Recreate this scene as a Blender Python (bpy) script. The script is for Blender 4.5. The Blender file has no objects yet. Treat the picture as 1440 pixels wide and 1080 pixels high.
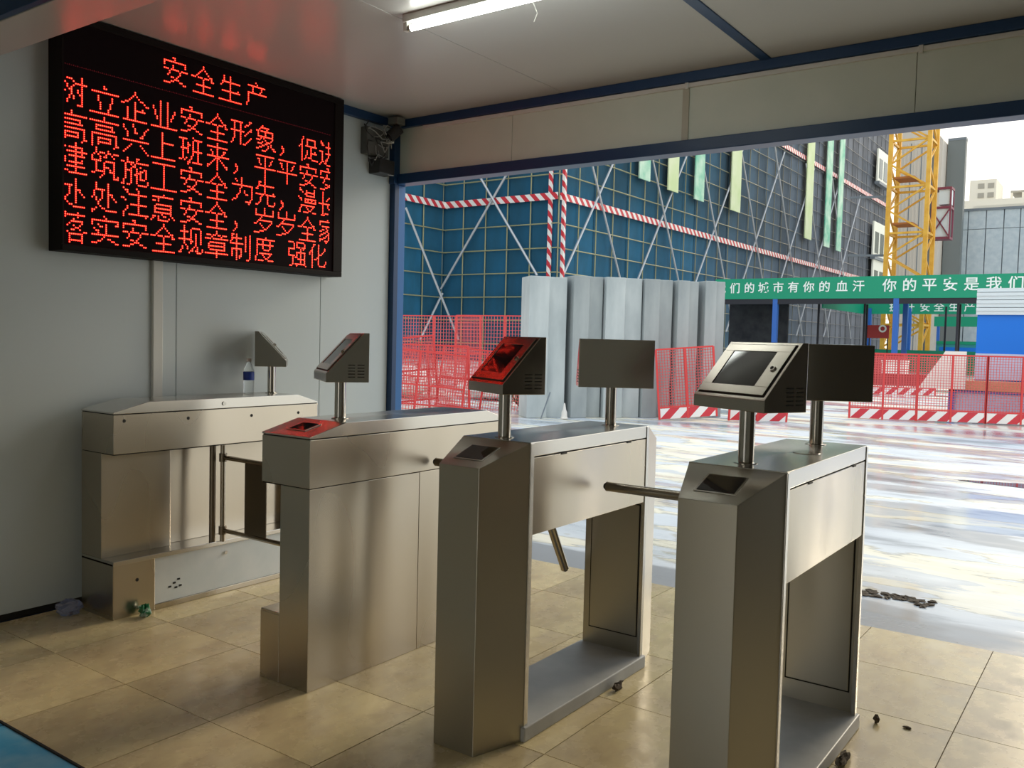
import bpy, math, random
from mathutils import Vector, Matrix
random.seed(7)
C = bpy.context.scene.collection
sc = bpy.context.scene
R = math.radians
PI = math.pi

# ---------------------------------------------------------------- camera, world, sun, exposure
cd = bpy.data.cameras.new('camera')
cd.sensor_fit = 'HORIZONTAL'; cd.sensor_width = 36.0
cd.lens = 36.0 * 1237.6 / 1440.0
cd.clip_start = 0.05; cd.clip_end = 600
cam = bpy.data.objects.new('camera', cd); C.objects.link(cam)
yaw, pit, rol = -0.618542448, -0.0507092398, 0.0249113503
f_ = Vector((math.sin(yaw) * math.cos(pit), math.cos(yaw) * math.cos(pit), math.sin(pit)))
r_ = Vector((math.cos(yaw), -math.sin(yaw), 0)); u_ = r_.cross(f_)
r2 = r_ * math.cos(rol) + u_ * math.sin(rol); u2 = u_ * math.cos(rol) - r_ * math.sin(rol)
cam.matrix_world = Matrix(((r2.x, u2.x, -f_.x, 0), (r2.y, u2.y, -f_.y, 0), (r2.z, u2.z, -f_.z, 1.4), (0, 0, 0, 1)))
sc.camera = cam

w = bpy.data.worlds.new('hazy_sky'); sc.world = w; w.use_nodes = True
nt = w.node_tree; nt.nodes.clear()
out = nt.nodes.new('ShaderNodeOutputWorld'); bg = nt.nodes.new('ShaderNodeBackground')
tc = nt.nodes.new('ShaderNodeTexCoord'); sep = nt.nodes.new('ShaderNodeSeparateXYZ'); cr = nt.nodes.new('ShaderNodeValToRGB')
nt.links.new(tc.outputs['Generated'], sep.inputs[0]); nt.links.new(sep.outputs['Z'], cr.inputs[0])
e = cr.color_ramp.elements
e[0].position = 0.0; e[0].color = (1.0, 0.90, 0.72, 1)
e[1].position = 1.0; e[1].color = (0.62, 0.74, 0.86, 1)
m_ = cr.color_ramp.elements.new(0.3); m_.color = (0.93, 0.95, 0.95, 1)
nt.links.new(cr.outputs[0], bg.inputs[0]); bg.inputs[1].default_value = 1.45
nt.links.new(bg.outputs[0], out.inputs[0])

sl = bpy.data.lights.new('sun', 'SUN'); sl.energy = 1.5; sl.angle = R(16); sl.color = (1.0, 0.84, 0.60)
sun = bpy.data.objects.new('sun', sl); C.objects.link(sun)
sd = Vector((0.11, 1.0, 0.44)).normalized()        # towards the sun: beyond the yard, a little to the right
sun.rotation_euler = sd.to_track_quat('Z', 'Y').to_euler()

sc.view_settings.view_transform = 'Standard'; sc.view_settings.look = 'None'
sc.view_settings.gamma = 1.0; sc.view_settings.use_curve_mapping = False
sc.view_settings.exposure = 0.22

# ---------------------------------------------------------------- materials
def mat(name, col, rough=.5, metal=0.0, emit=None, es=0.0, alpha=1.0, trans=0.0, ior=1.45, spec=None):
    m = bpy.data.materials.new(name); m.use_nodes = True
    b = m.node_tree.nodes['Principled BSDF']
    b.inputs['Base Color'].default_value = (*col, 1); b.inputs['Roughness'].default_value = rough
    b.inputs['Metallic'].default_value = metal; b.inputs['Alpha'].default_value = alpha
    b.inputs['Transmission Weight'].default_value = trans; b.inputs['IOR'].default_value = ior
    if spec is not None: b.inputs['Specular IOR Level'].default_value = spec
    if emit: b.inputs['Emission Color'].default_value = (*emit, 1); b.inputs['Emission Strength'].default_value = es
    return m
def N(m, t): return m.node_tree.nodes.new(t)
def Lk(m, a, b): m.node_tree.links.new(a, b)
def BS(m): return m.node_tree.nodes['Principled BSDF']
def noise(m, scale, detail=4, coord='Object', vec=(1, 1, 1), rough=.55):
    t = N(m, 'ShaderNodeTexCoord'); mp = N(m, 'ShaderNodeMapping'); n = N(m, 'ShaderNodeTexNoise')
    mp.inputs['Scale'].default_value = vec
    Lk(m, t.outputs[coord], mp.inputs[0]); Lk(m, mp.outputs[0], n.inputs['Vector'])
    n.inputs['Scale'].default_value = scale; n.inputs['Detail'].default_value = detail; n.inputs['Roughness'].default_value = rough
    return n
def ramp(m, fac, stops):
    r = N(m, 'ShaderNodeValToRGB'); Lk(m, fac, r.inputs[0]); el = r.color_ramp.elements
    while len(el) > 1: el.remove(el[0])
    el[0].position = stops[0][0]; el[0].color = (*stops[0][1], 1)
    for p, c in stops[1:]:
        q = el.new(p); q.color = (*c, 1)
    return r
def val(m, fac, a, b, lo=0., hi=1.):
    r = N(m, 'ShaderNodeMapRange'); Lk(m, fac, r.inputs[0])
    r.inputs[1].default_value = lo; r.inputs[2].default_value = hi; r.inputs[3].default_value = a; r.inputs[4].default_value = b
    return r.outputs[0]
def bump(m, h, strength, dist=.01):
    b = N(m, 'ShaderNodeBump'); b.inputs['Strength'].default_value = strength; b.inputs['Distance'].default_value = dist
    Lk(m, h, b.inputs['Height']); Lk(m, b.outputs[0], BS(m).inputs['Normal']); return b
def worn(name, c1, c2, scale, rough=.6, metal=0., bs=.1, bd=.005, coord='Object', vec=(1, 1, 1), lo=.35, hi=.65, detail=6):
    m = mat(name, c1, rough, metal); n = noise(m, scale, detail, coord, vec)
    r = ramp(m, n.outputs[0], [(lo, c1), (hi, c2)]); Lk(m, r.outputs[0], BS(m).inputs['Base Color'])
    if bs: bump(m, n.outputs[0], bs, bd)
    return m
def steel(name, c, rough, wav=.25, aniso=.65):
    m = mat(name, c, rough, 1.0)
    n = noise(m, 2.6, 0, 'Object', (1, 1, .22)); n2 = noise(m, 2, 1, 'Object', (1, 1, .5))
    b1 = N(m, 'ShaderNodeBump'); b1.inputs['Strength'].default_value = wav; b1.inputs['Distance'].default_value = .05
    Lk(m, n.outputs[0], b1.inputs['Height']); Lk(m, b1.outputs[0], BS(m).inputs['Normal'])
    Lk(m, val(m, n2.outputs[0], rough * .85, rough * 1.2, .3, .7), BS(m).inputs['Roughness'])
    tg = N(m, 'ShaderNodeTangent'); tg.direction_type = 'RADIAL'; tg.axis = 'Z'
    Lk(m, tg.outputs[0], BS(m).inputs['Tangent']); BS(m).inputs['Anisotropic'].default_value = aniso
    BS(m).inputs['Anisotropic Rotation'].default_value = .25
    return m
M = {}
M['steel'] = steel('brushed_steel', (.52, .47, .39), .27, .9)
M['steel_col'] = steel('brushed_steel_column', (.46, .44, .38), .36, .15)
M['steel_lid'] = steel('brushed_steel_lid', (.58, .56, .52), .22, .12)
M['console'] = steel('console_steel', (.44, .41, .36), .20, .0, .3)
M['pipe'] = mat('polished_pipe', (.50, .47, .42), .18, 1.0)
M['arm'] = mat('arm_steel', (.40, .36, .30), .22, 1.0)
M['gate_dark'] = mat('gate_plate', (.20, .17, .13), .35, 1.0)
M['dark_line'] = mat('joint_black', (.015, .015, .014), .7)
M['film'] = worn('protective_film', (.66, .72, .74), (.74, .78, .79), 6, .35, bs=.05)
M['plinth'] = worn('plinth_grey', (.36, .37, .37), (.46, .47, .47), 5, .45, bs=.1)
M['black'] = mat('black_plastic', (.02, .02, .02), .45)
M['glass_dark'] = mat('dark_display_glass', (.012, .012, .013), .05, spec=.45)
M['white_plastic'] = mat('white_plastic', (.68, .68, .64), .4)
M['cable_grey'] = mat('cable_grey', (.32, .32, .30), .5)
M['blue_beam'] = mat('blue_beam', (.010, .045, .125), .38)
M['blue_jamb'] = mat('blue_jamb', (.02, .13, .36), .35)
M['wall'] = mat('wall_panel_white', (.56, .62, .63), .32)
n_ = noise(M['wall'], 40, 2, 'Object', (1, 1, .03)); bump(M['wall'], n_.outputs[0], .06, .004)
M['ceil'] = mat('ceiling_white', (.50, .49, .46), .26)
n_ = noise(M['ceil'], 2.5, 2); bump(M['ceil'], n_.outputs[0], .12, .01)
M['header'] = worn('header_cream', (.62, .68, .59), (.67, .72, .63), 3, .45, bs=.0)
# floor tiles
m = mat('floor_tile', (.55, .44, .29), .2); M['tile'] = m
n1 = noise(m, 3.2, 7, 'Object', (1, .5, 1), .65); oi = N(m, 'ShaderNodeObjectInfo')
r1 = ramp(m, n1.outputs[0], [(.30, (.36, .27, .15)), (.42, (.52, .42, .25)), (.58, (.66, .55, .31)), (.8, (.74, .63, .40))])
hs = N(m, 'ShaderNodeHueSaturation'); Lk(m, r1.outputs[0], hs.inputs['Color']); Lk(m, val(m, oi.outputs['Random'], .88, 1.08), hs.inputs['Value'])
Lk(m, hs.outputs[0], BS(m).inputs['Base Color'])
n2 = noise(m, 8, 5); Lk(m, val(m, n2.outputs[0], .16, .40, .35, .7), BS(m).inputs['Roughness'])
M['grout'] = mat('grout', (.10, .075, .05), .8)
M['blue_floor'] = worn('blue_floor_paint', (.06, .38, .68), (.20, .50, .72), 7, .5, bs=.1)
# yard concrete, dry and wet
m = mat('yard_concrete', (.5, .5, .48), .5); M['yard'] = m
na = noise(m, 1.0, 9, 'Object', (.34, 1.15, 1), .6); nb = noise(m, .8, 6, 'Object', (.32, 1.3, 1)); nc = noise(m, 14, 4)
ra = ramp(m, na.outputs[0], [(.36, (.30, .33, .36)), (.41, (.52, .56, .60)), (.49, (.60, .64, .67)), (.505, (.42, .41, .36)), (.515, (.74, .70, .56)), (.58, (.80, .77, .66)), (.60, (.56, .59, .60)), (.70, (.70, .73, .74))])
tx = N(m, 'ShaderNodeTexCoord'); sy_ = N(m, 'ShaderNodeSeparateXYZ'); Lk(m, tx.outputs['Object'], sy_.inputs[0])
ad = N(m, 'ShaderNodeMath'); ad.operation = 'MULTIPLY_ADD'; Lk(m, na.outputs[0], ad.inputs[0]); ad.inputs[1].default_value = -.9; Lk(m, sy_.outputs['Y'], ad.inputs[2])
mb_ = N(m, 'ShaderNodeMix'); mb_.data_type = 'RGBA'; Lk(m, val(m, ad.outputs[0], 0, 1, 4.60, 4.66), mb_.inputs[0]); mb_.inputs[6].default_value = (.27, .29, .31, 1); Lk(m, ra.outputs[0], mb_.inputs[7])
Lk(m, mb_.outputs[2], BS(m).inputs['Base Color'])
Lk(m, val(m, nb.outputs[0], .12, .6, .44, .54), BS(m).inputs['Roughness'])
bump(m, na.outputs[0], .15, .04)
M['concrete'] = worn('raw_concrete', (.30, .34, .35), (.46, .50, .50), 1.6, .8, bs=.15, vec=(1, 1, .35))
m = M['concrete']; oi = N(m, 'ShaderNodeObjectInfo'); hs = N(m, 'ShaderNodeHueSaturation'); lk_ = BS(m).inputs['Base Color'].links[0]; Lk(m, lk_.from_socket, hs.inputs['Color']); Lk(m, val(m, oi.outputs['Random'], .8, 1.2), hs.inputs['Value']); Lk(m, hs.outputs[0], BS(m).inputs['Base Color'])
M['red_fence'] = mat('red_fence_paint', (.62, .05, .05), .5)
M['pink_mesh'] = mat('red_mesh_wire', (.65, .10, .10), .6)
def stripes(name, a, b, scale, sx=1., sz=1., coord='Object', sy=0.):
    m = mat(name, a, .5); t = N(m, 'ShaderNodeTexCoord'); s = N(m, 'ShaderNodeSeparateXYZ'); Lk(m, t.outputs[coord], s.inputs[0])
    q = None
    for o_, k in (('X', sx), ('Y', sy), ('Z', sz)):
        mm = N(m, 'ShaderNodeMath'); mm.operation = 'MULTIPLY'; Lk(m, s.outputs[o_], mm.inputs[0]); mm.inputs[1].default_value = k * scale
        if q is None: q = mm.outputs[0]
        else:
            ad = N(m, 'ShaderNodeMath'); ad.operation = 'ADD'; Lk(m, q, ad.inputs[0]); Lk(m, mm.outputs[0], ad.inputs[1]); q = ad.outputs[0]
    fr = N(m, 'ShaderNodeMath'); fr.operation = 'FRACT'; Lk(m, q, fr.inputs[0])
    gt = N(m, 'ShaderNodeMath'); gt.operation = 'GREATER_THAN'; Lk(m, fr.outputs[0], gt.inputs[0]); gt.inputs[1].default_value = .5
    mx = N(m, 'ShaderNodeMix'); mx.data_type = 'RGBA'; Lk(m, gt.outputs[0], mx.inputs[0]); mx.inputs[6].default_value = (*a, 1); mx.inputs[7].default_value = (*b, 1)
    Lk(m, mx.outputs[2], BS(m).inputs['Base Color']); return m
RED, WHT = (.55, .035, .05), (.78, .76, .74)
M['kick'] = stripes('red_white_kickboard', RED, WHT, 2.75, 1., -1.)
M['tape'] = stripes('red_white_warning_tape', RED, WHT, 1.35, 1., 1., sy=1.)
# nets
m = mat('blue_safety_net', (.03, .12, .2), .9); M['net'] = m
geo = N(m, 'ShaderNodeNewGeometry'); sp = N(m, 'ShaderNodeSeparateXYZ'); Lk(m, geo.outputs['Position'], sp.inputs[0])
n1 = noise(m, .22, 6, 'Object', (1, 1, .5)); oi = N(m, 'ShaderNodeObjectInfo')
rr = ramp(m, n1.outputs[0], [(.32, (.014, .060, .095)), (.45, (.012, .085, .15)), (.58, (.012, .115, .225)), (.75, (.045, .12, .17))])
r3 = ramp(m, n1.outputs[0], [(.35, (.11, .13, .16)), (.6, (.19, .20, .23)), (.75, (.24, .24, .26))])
mx = N(m, 'ShaderNodeMix'); mx.data_type = 'RGBA'; Lk(m, val(m, sp.outputs['Y'], 0, 1, 62, 100), mx.inputs[0])  # distance haze put into the colour: nets fade from blue to grey
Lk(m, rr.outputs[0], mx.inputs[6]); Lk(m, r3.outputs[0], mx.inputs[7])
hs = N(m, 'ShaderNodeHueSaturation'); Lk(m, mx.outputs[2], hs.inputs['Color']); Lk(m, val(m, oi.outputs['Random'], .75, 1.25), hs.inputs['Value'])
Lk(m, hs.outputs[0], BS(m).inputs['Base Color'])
m = mat('scaffold_pole', (.34, .33, .20), .6); M['pole'] = m      # bamboo-yellow poles near, greyed far along by haze put into the colour
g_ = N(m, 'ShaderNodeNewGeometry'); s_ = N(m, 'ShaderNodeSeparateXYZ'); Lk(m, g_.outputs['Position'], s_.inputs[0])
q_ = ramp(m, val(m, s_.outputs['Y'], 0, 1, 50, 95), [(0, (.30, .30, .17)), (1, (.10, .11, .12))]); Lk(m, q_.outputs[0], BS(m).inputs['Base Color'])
M['brace'] = mat('brace_tube', (.50, .52, .55), .4, .3)
M['lime_drape'] = worn('lime_drape', (.55, .68, .36), (.66, .74, .50), .5, .7, bs=0)
M['green_drape'] = worn('green_drape', (.16, .52, .36), (.55, .74, .60), .6, .7, bs=0)
M['win_white'] = mat('window_white', (.74, .76, .68), .5)
M['win_dark'] = mat('window_dark', (.03, .06, .06), .15)
M['banner'] = mat('green_banner', (.0, .28, .155), .5)
M['letter'] = mat('banner_letters', (.80, .86, .84), .6)
M['post_blue'] = mat('canopy_post_blue', (.02, .12, .45), .4)
M['dark_roof'] = mat('canopy_dark', (.02, .022, .03), .7)
M['dark_mesh'] = worn('dark_hoarding', (.012, .014, .02), (.03, .035, .04), 2, .8, bs=0)
M['yellow'] = worn('mast_yellow', (.68, .34, .03), (.78, .46, .06), 2, .5, bs=0)
M['beige_clad'] = mat('beige_cladding', (.58, .53, .47), .6)
M['grey_clad'] = mat('grey_cladding', (.15, .17, .17), .6)
M['pale_panel'] = worn('pale_blue_panel', (.40, .48, .54), (.50, .57, .61), 2.2, .5, bs=0)
M['mullion'] = mat('mullion_grey', (.16, .19, .22), .5)
M['far_white'] = mat('far_render', (.74, .70, .60), .8)  # pale tones of the distant blocks, with haze put into the colour
M['far_win'] = mat('far_window', (.35, .33, .28), .6)
M['hoist'] = mat('hoist_maroon', (.20, .04, .07), .5)
M['cabin_blue'] = mat('cabin_blue', (.0, .16, .68), .45)
M['cabin_white'] = mat('cabin_white', (.62, .70, .74), .45)
M['cabin_pale'] = mat('cabin_pale', (.46, .52, .68), .5)
M['orange'] = mat('orange_board', (.60, .28, .16), .6)
M['white_tarp'] = mat('white_tarp', (.80, .79, .74), .7)
M['red_board'] = mat('red_board', (.40, .04, .04), .6)
M['teal'] = mat('teal_container', (.03, .28, .32), .5)
M['soil'] = worn('soil_clod', (.06, .045, .03), (.14, .11, .08), 9, .95)
M['leaf_green'] = worn('leaf_green', (.06, .12, .04), (.16, .2, .08), 4, .8)
M['sack'] = worn('pale_sack', (.62, .60, .56), (.74, .72, .68), 4, .8)
M['tube_glow'] = mat('lit_tube', (1, 1, 1), .4, emit=(.95, 1.0, .95), es=15)
M['pet'] = mat('clear_plastic', (.95, .97, .97), .08, trans=1.0, ior=1.2)
M['label_blue'] = mat('bottle_label_blue', (.01, .04, .28), .4)
M['bag_blue'] = mat('blue_film_bag', (.60, .66, .92), .2, trans=.8, ior=1.1)
M['packet'] = worn('green_packet', (.01, .16, .06), (.55, .66, .58), 30, .35, lo=.5, hi=.62)
M['led_frame'] = mat('led_frame', (.010, .007, .006), .6, spec=.15)
M['led_face'] = mat('led_face', (.010, .005, .006), .8, spec=.1)
M['led_lens'] = mat('led_lens', (.2, .01, .01), .5, emit=(1.0, .008, .010), es=1.1)
M['led_core'] = mat('led_core', (.8, .2, .1), .5, emit=(1.0, .036, .016), es=13.0)
M['led_dim'] = mat('led_dim', (.1, .01, .01), .5, emit=(.5, .02, .04), es=.35)
M['rubber'] = mat('rubber', (.03, .03, .03), .8)

# ---------------------------------------------------------------- mesh helpers
class MB:
    def __init__(s): s.v = []; s.f = []; s.mi = []; s.k = 0; s.T = None
    def add(s, vs, fs):
        b = len(s.v)
        for p in vs:
            p = Vector(p)
            if s.T is not None: p = s.T @ p
            s.v.append(p[:])
        for f in fs: s.f.append([b + i for i in f]); s.mi.append(s.k)
        return s
    def box(s, x0, x1, y0, y1, z0, z1):
        return s.add([(x0, y0, z0), (x1, y0, z0), (x1, y1, z0), (x0, y1, z0), (x0, y0, z1), (x1, y0, z1), (x1, y1, z1), (x0, y1, z1)],
                     [(0, 3, 2, 1), (4, 5, 6, 7), (0, 1, 5, 4), (1, 2, 6, 5), (2, 3, 7, 6), (3, 0, 4, 7)])
    def prism(s, pts, lo, hi, axis='z'):
        n = len(pts)
        def P(p, h):
            return (p[0], p[1], h) if axis == 'z' else ((h, p[0], p[1]) if axis == 'x' else (p[0], h, p[1]))
        hl = hi if callable(hi) else (lambda p: hi)
        ll = lo if callable(lo) else (lambda p: lo)
        return s.add([P(p, ll(p)) for p in pts] + [P(p, hl(p)) for p in pts],
                     [tuple(range(n))[::-1], tuple(range(n, 2 * n))] + [(i, (i + 1) % n, n + (i + 1) % n, n + i) for i in range(n)])
    def tube(s, p0, p1, r, n=8, r1=None, spin=0.):
        p0, p1 = Vector(p0), Vector(p1); d = (p1 - p0).normalized()
        a = Vector((0, 0, 1)) if abs(d.z) < .95 else Vector((1, 0, 0)); u = d.cross(a).normalized(); v = d.cross(u)
        r1 = r if r1 is None else r1
        vs = [p0 + (u * math.cos(2 * PI * i / n + spin) + v * math.sin(2 * PI * i / n + spin)) * r for i in range(n)] + \
             [p1 + (u * math.cos(2 * PI * i / n + spin) + v * math.sin(2 * PI * i / n + spin)) * r1 for i in range(n)]
        return s.add(vs, [tuple(range(n)), tuple(range(2 * n - 1, n - 1, -1))] + [(i, n + i, n + (i + 1) % n, (i + 1) % n) for i in range(n)])
    def bar(s, p0, p1, r): return s.tube(p0, p1, r * 1.414, 4, spin=PI / 4)
    def path(s, pts, r, n=6):
        for a, b in zip(pts[:-1], pts[1:]): s.tube(a, b, r, n)
        return s
    def lathe(s, prof, n=16, c=(0, 0)):
        vs = []; fs = []
        for r, z in prof: vs += [(c[0] + r * math.cos(2 * PI * i / n), c[1] + r * math.sin(2 * PI * i / n), z) for i in range(n)]
        for j in range(len(prof) - 1):
            for i in range(n): fs.append((j * n + i, j * n + (i + 1) % n, (j + 1) * n + (i + 1) % n, (j + 1) * n + i))
        fs += [tuple(range(n))[::-1], tuple(range((len(prof) - 1) * n, len(prof) * n))]
        return s.add(vs, fs)
    def mesh(s, name, mats, smooth=False):
        me = bpy.data.meshes.new(name); me.from_pydata(s.v, [], s.f); me.validate(); me.update()
        for m in (mats if isinstance(mats, (list, tuple)) else [mats]): me.materials.append(m)
        if any(s.mi) and len(me.polygons) == len(s.mi): me.polygons.foreach_set('material_index', s.mi)
        if smooth: me.polygons.foreach_set('use_smooth', [True] * len(me.polygons)); me.set_sharp_from_angle(angle=R(40))
        return me
    def build(s, name, mats, parent=None, bevel=0., smooth=False, kind=None):
        o = link(name, s.mesh(name, mats, smooth), parent)
        if bevel:
            b = o.modifiers.new('bevel', 'BEVEL'); b.width = bevel; b.segments = 2; b.limit_method = 'ANGLE'
        if kind: o['kind'] = kind
        return o
def link(name, me, parent=None, loc=None, rot=None):
    o = bpy.data.objects.new(name, me); C.objects.link(o)
    if parent: o.parent = parent
    if loc: o.location = loc
    if rot: o.rotation_euler = rot
    return o
def thing(name, label, cat, loc=(0, 0, 0), rz=0., group=None):
    o = bpy.data.objects.new(name, None); C.objects.link(o); o.location = loc; o.rotation_euler = (0, 0, rz); o.empty_display_size = .1
    return tag(o, label, cat, group)
def tag(o, label, cat, group=None):
    o['label'] = label; o['category'] = cat
    if group: o['group'] = group
    return o
def struct(name, mb=None, m=None, loc=(0, 0, 0), **k):
    if mb is None: o = bpy.data.objects.new(name, None); C.objects.link(o)
    else: o = mb.build(name, m, **k)
    o.location = loc; o['kind'] = 'structure'; return o
def put(o, loc, rz=0.):
    o.location = loc; o.rotation_euler = (0, 0, rz); return o
def copy_tree(o, parent=None, loc=None, rz=None, label=None):
    c = o.copy(); C.objects.link(c); c.parent = parent
    if loc: c.location = loc
    if rz is not None: c.rotation_euler = (0, 0, rz)
    if label: c['label'] = label
    for ch in list(o.children): copy_tree(ch, c)
    return c
def rag(seed, rx, ry, rz, n=14, rings=8, jag=.25):
    """a crumpled closed lump sitting on z=0"""
    rn = random.Random(seed); mb = MB(); vs = []; fs = []
    for j in range(rings + 1):
        th = PI * j / rings
        for i in range(n):
            k = 1 + rn.uniform(-jag, jag)
            vs.append((rx * k * math.sin(th) * math.cos(2 * PI * i / n), ry * k * math.sin(th) * math.sin(2 * PI * i / n), max(0, rz * (1 - math.cos(th) * k) / 2 + (0 if 0 < j < rings else 0))))
    for j in range(rings):
        for i in range(n): fs.append((j * n + i, j * n + (i + 1) % n, (j + 1) * n + (i + 1) % n, (j + 1) * n + i))
    return mb.add(vs, fs)

# 16 dot rows per character, each row a 16-bit number
GL = {
    '上': (0, 0, 512, 512, 512, 512, 512, 1016, 512, 512, 512, 512, 512, 512, 512, 65532),
    '业': (0, 0, 1088, 1088, 1088, 17472, 17476, 9284, 9288, 9288, 5200, 5200, 1088, 1088, 1088, 65534),
    '为': (0, 256, 4352, 2304, 256, 32766, 258, 514, 578, 578, 1074, 2050, 2050, 12292, 16444, 8),
    '产': (0, 256, 128, 16380, 1040, 1040, 1056, 16382, 8192, 8192, 8192, 8192, 8192, 16384, 16384, 0),
    '企': (0, 256, 256, 640, 1088, 2096, 12552, 49414, 256, 4368, 4600, 4352, 4352, 4352, 4352, 32764),
    '促': (0, 4096, 5112, 8712, 8712, 8712, 26620, 41024, 8256, 8776, 8828, 8768, 9280, 9664, 10302, 8192),
    '先': (256, 6400, 4352, 8188, 8448, 24832, 256, 260, 32510, 1088, 2112, 2112, 2114, 4162, 24636, 0),
    '全': (0, 256, 256, 640, 1088, 2080, 4120, 61160, 268, 256, 256, 8176, 256, 256, 256, 32764),
    '兴': (0, 512, 16898, 16644, 8456, 4488, 4112, 4144, 0, 32766, 0, 1056, 2064, 4104, 8196, 16386),
    '制': (0, 26628, 18468, 32548, 18468, 34852, 65444, 2084, 2084, 32548, 18724, 18692, 18692, 19204, 2564, 2072),
    '化': (0, 3200, 2176, 4228, 4228, 12424, 20624, 20704, 4224, 4480, 5760, 4226, 4226, 4228, 4220, 4096),
    '处': (0, 4160, 4160, 4160, 8000, 8768, 8816, 8784, 21064, 5188, 2112, 2112, 1088, 4864, 24828, 16384),
    '安': (0, 768, 256, 32764, 16388, 16900, 512, 30686, 2080, 2080, 4160, 1664, 448, 1584, 30732, 0),
    '实': (0, 256, 128, 32766, 16386, 18566, 1664, 8320, 6272, 2176, 32766, 256, 608, 3096, 28678, 0),
    '家': (0, 256, 32764, 16388, 16388, 8176, 512, 6424, 25376, 3264, 12704, 17040, 3216, 28812, 18180, 512),
    '岁': (256, 16644, 16644, 16644, 32764, 1024, 2048, 8184, 8200, 51216, 1056, 576, 384, 3584, 61440, 0),
    '工': (0, 0, 32764, 256, 256, 256, 256, 256, 256, 256, 256, 256, 256, 256, 256, 65534),
    '平': (0, 0, 32764, 256, 12552, 4368, 4368, 2336, 256, 65534, 256, 256, 256, 256, 256, 256),
    '度': (0, 128, 16382, 8720, 8720, 16380, 8720, 8720, 8672, 8192, 12280, 8720, 16672, 16576, 24124, 0),
    '建': (64, 4160, 27640, 4168, 6142, 8264, 29692, 2112, 2120, 19448, 4160, 14332, 4160, 11328, 17406, 0),
    '强': (0, 31224, 1284, 1284, 1500, 31784, 16416, 16892, 16676, 32036, 2852, 2300, 2084, 2084, 3068, 12546),
    '形': (0, 12, 65288, 8752, 8768, 8708, 8716, 65424, 8736, 8768, 8708, 8712, 16912, 16928, 33472, 0),
    '意': (0, 0, 256, 32760, 2048, 26624, 0, 8176, 8208, 16368, 8208, 16368, 528, 27016, 18468, 36800),
    '施': (0, 0, 4288, 4224, 57086, 9472, 8992, 9356, 15540, 9444, 9636, 9380, 9400, 17538, 17538, 55420),
    '来': (0, 256, 256, 32764, 256, 4376, 2320, 2336, 32766, 896, 1344, 2336, 4368, 24844, 16644, 256),
    '树': (8192, 8200, 9992, 8328, 63614, 9352, 9480, 13096, 26920, 8472, 41608, 41608, 9224, 9224, 8248, 8192),
    '注': (0, 16512, 12352, 4160, 4092, 64, 49216, 8256, 64, 2044, 4160, 4160, 8256, 16448, 20478, 16388),
    '漫': (16392, 25096, 5112, 1544, 1016, 32768, 26620, 9508, 2044, 0, 16376, 8720, 16672, 16576, 53020, 0),
    '班': (0, 128, 63612, 8336, 9360, 9872, 9360, 31888, 9468, 9360, 8336, 8464, 10512, 53776, 1788, 1024),
    '生': (0, 0, 4352, 4352, 4352, 16380, 8448, 16640, 256, 264, 16380, 256, 256, 256, 256, 65534),
    '立': (0, 0, 256, 384, 0, 32766, 0, 2064, 2064, 2064, 1056, 1056, 1056, 1088, 64, 65534),
    '章': (0, 256, 256, 30428, 2080, 63486, 0, 8184, 8200, 16376, 8200, 8184, 256, 65534, 256, 256),
    '筑': (4096, 4160, 5998, 10384, 17800, 17408, 31992, 4360, 4360, 4552, 4392, 7992, 24840, 522, 1038, 0),
    '落': (0, 2080, 32764, 2080, 8320, 4600, 520, 17552, 24672, 400, 1030, 5112, 4616, 8712, 17400, 520),
    '规': (4096, 4344, 4356, 32004, 4388, 4388, 4388, 65316, 4516, 4388, 2080, 9296, 9362, 16818, 49692, 0),
    '象': (0, 1024, 4032, 4224, 28664, 8456, 8456, 16376, 2568, 28944, 1248, 14736, 1616, 6220, 24710, 1792),
    '进': (0, 16656, 24848, 12560, 2044, 272, 272, 57616, 10236, 8464, 8464, 8720, 9744, 13328, 19460, 33788),
    '长': (4096, 4112, 4128, 4288, 4352, 4608, 4096, 65532, 4352, 4352, 4224, 4160, 4128, 5912, 14348, 0),
    '高': (0, 256, 256, 65534, 0, 8176, 4112, 8184, 0, 32764, 16388, 20452, 18468, 20452, 18438, 16392),
    '，': (0, 0, 0, 0, 0, 0, 0, 0, 0, 0, 4096, 6144, 2048, 2048, 4096, 8192),
}

# ================================================================ THE SETTING
XR = .90
XW, YF, YN, ZC = -4.33, 4.64, 1.452, 2.9      # left wall face, outer floor edge, inner floor edge, ceiling
# tiled floor
b = MB(); b.box(XW, XR, YN, YF, -.12, -.006)
floor = struct('floor', b, M['grout'])
TS = .5425; tm = None
for j in range(6):
    y0 = YF - .015 - (j + 1) * TS; y1 = y0 + TS
    y0 = max(y0, YN)
    for i in range(13):
        x0 = -.49 - 8 * TS + i * TS; x1 = min(x0 + TS, XR)
        if x0 < XW: x0 = XW
        if x1 - x0 < .02 or y1 - y0 < .02: continue
        key = (round(x1 - x0, 3), round(y1 - y0, 3))
        if tm is None: tm = {}
        if key not in tm:
            q = MB(); g = .0016; q.box(g, key[0] - g, g, key[1] - g, -.006, 0)
            tm[key] = q.mesh('tile', M['tile'])
        t_ = link('tile', tm[key], floor, (x0, y0, random.uniform(-.0008, .0)))
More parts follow.
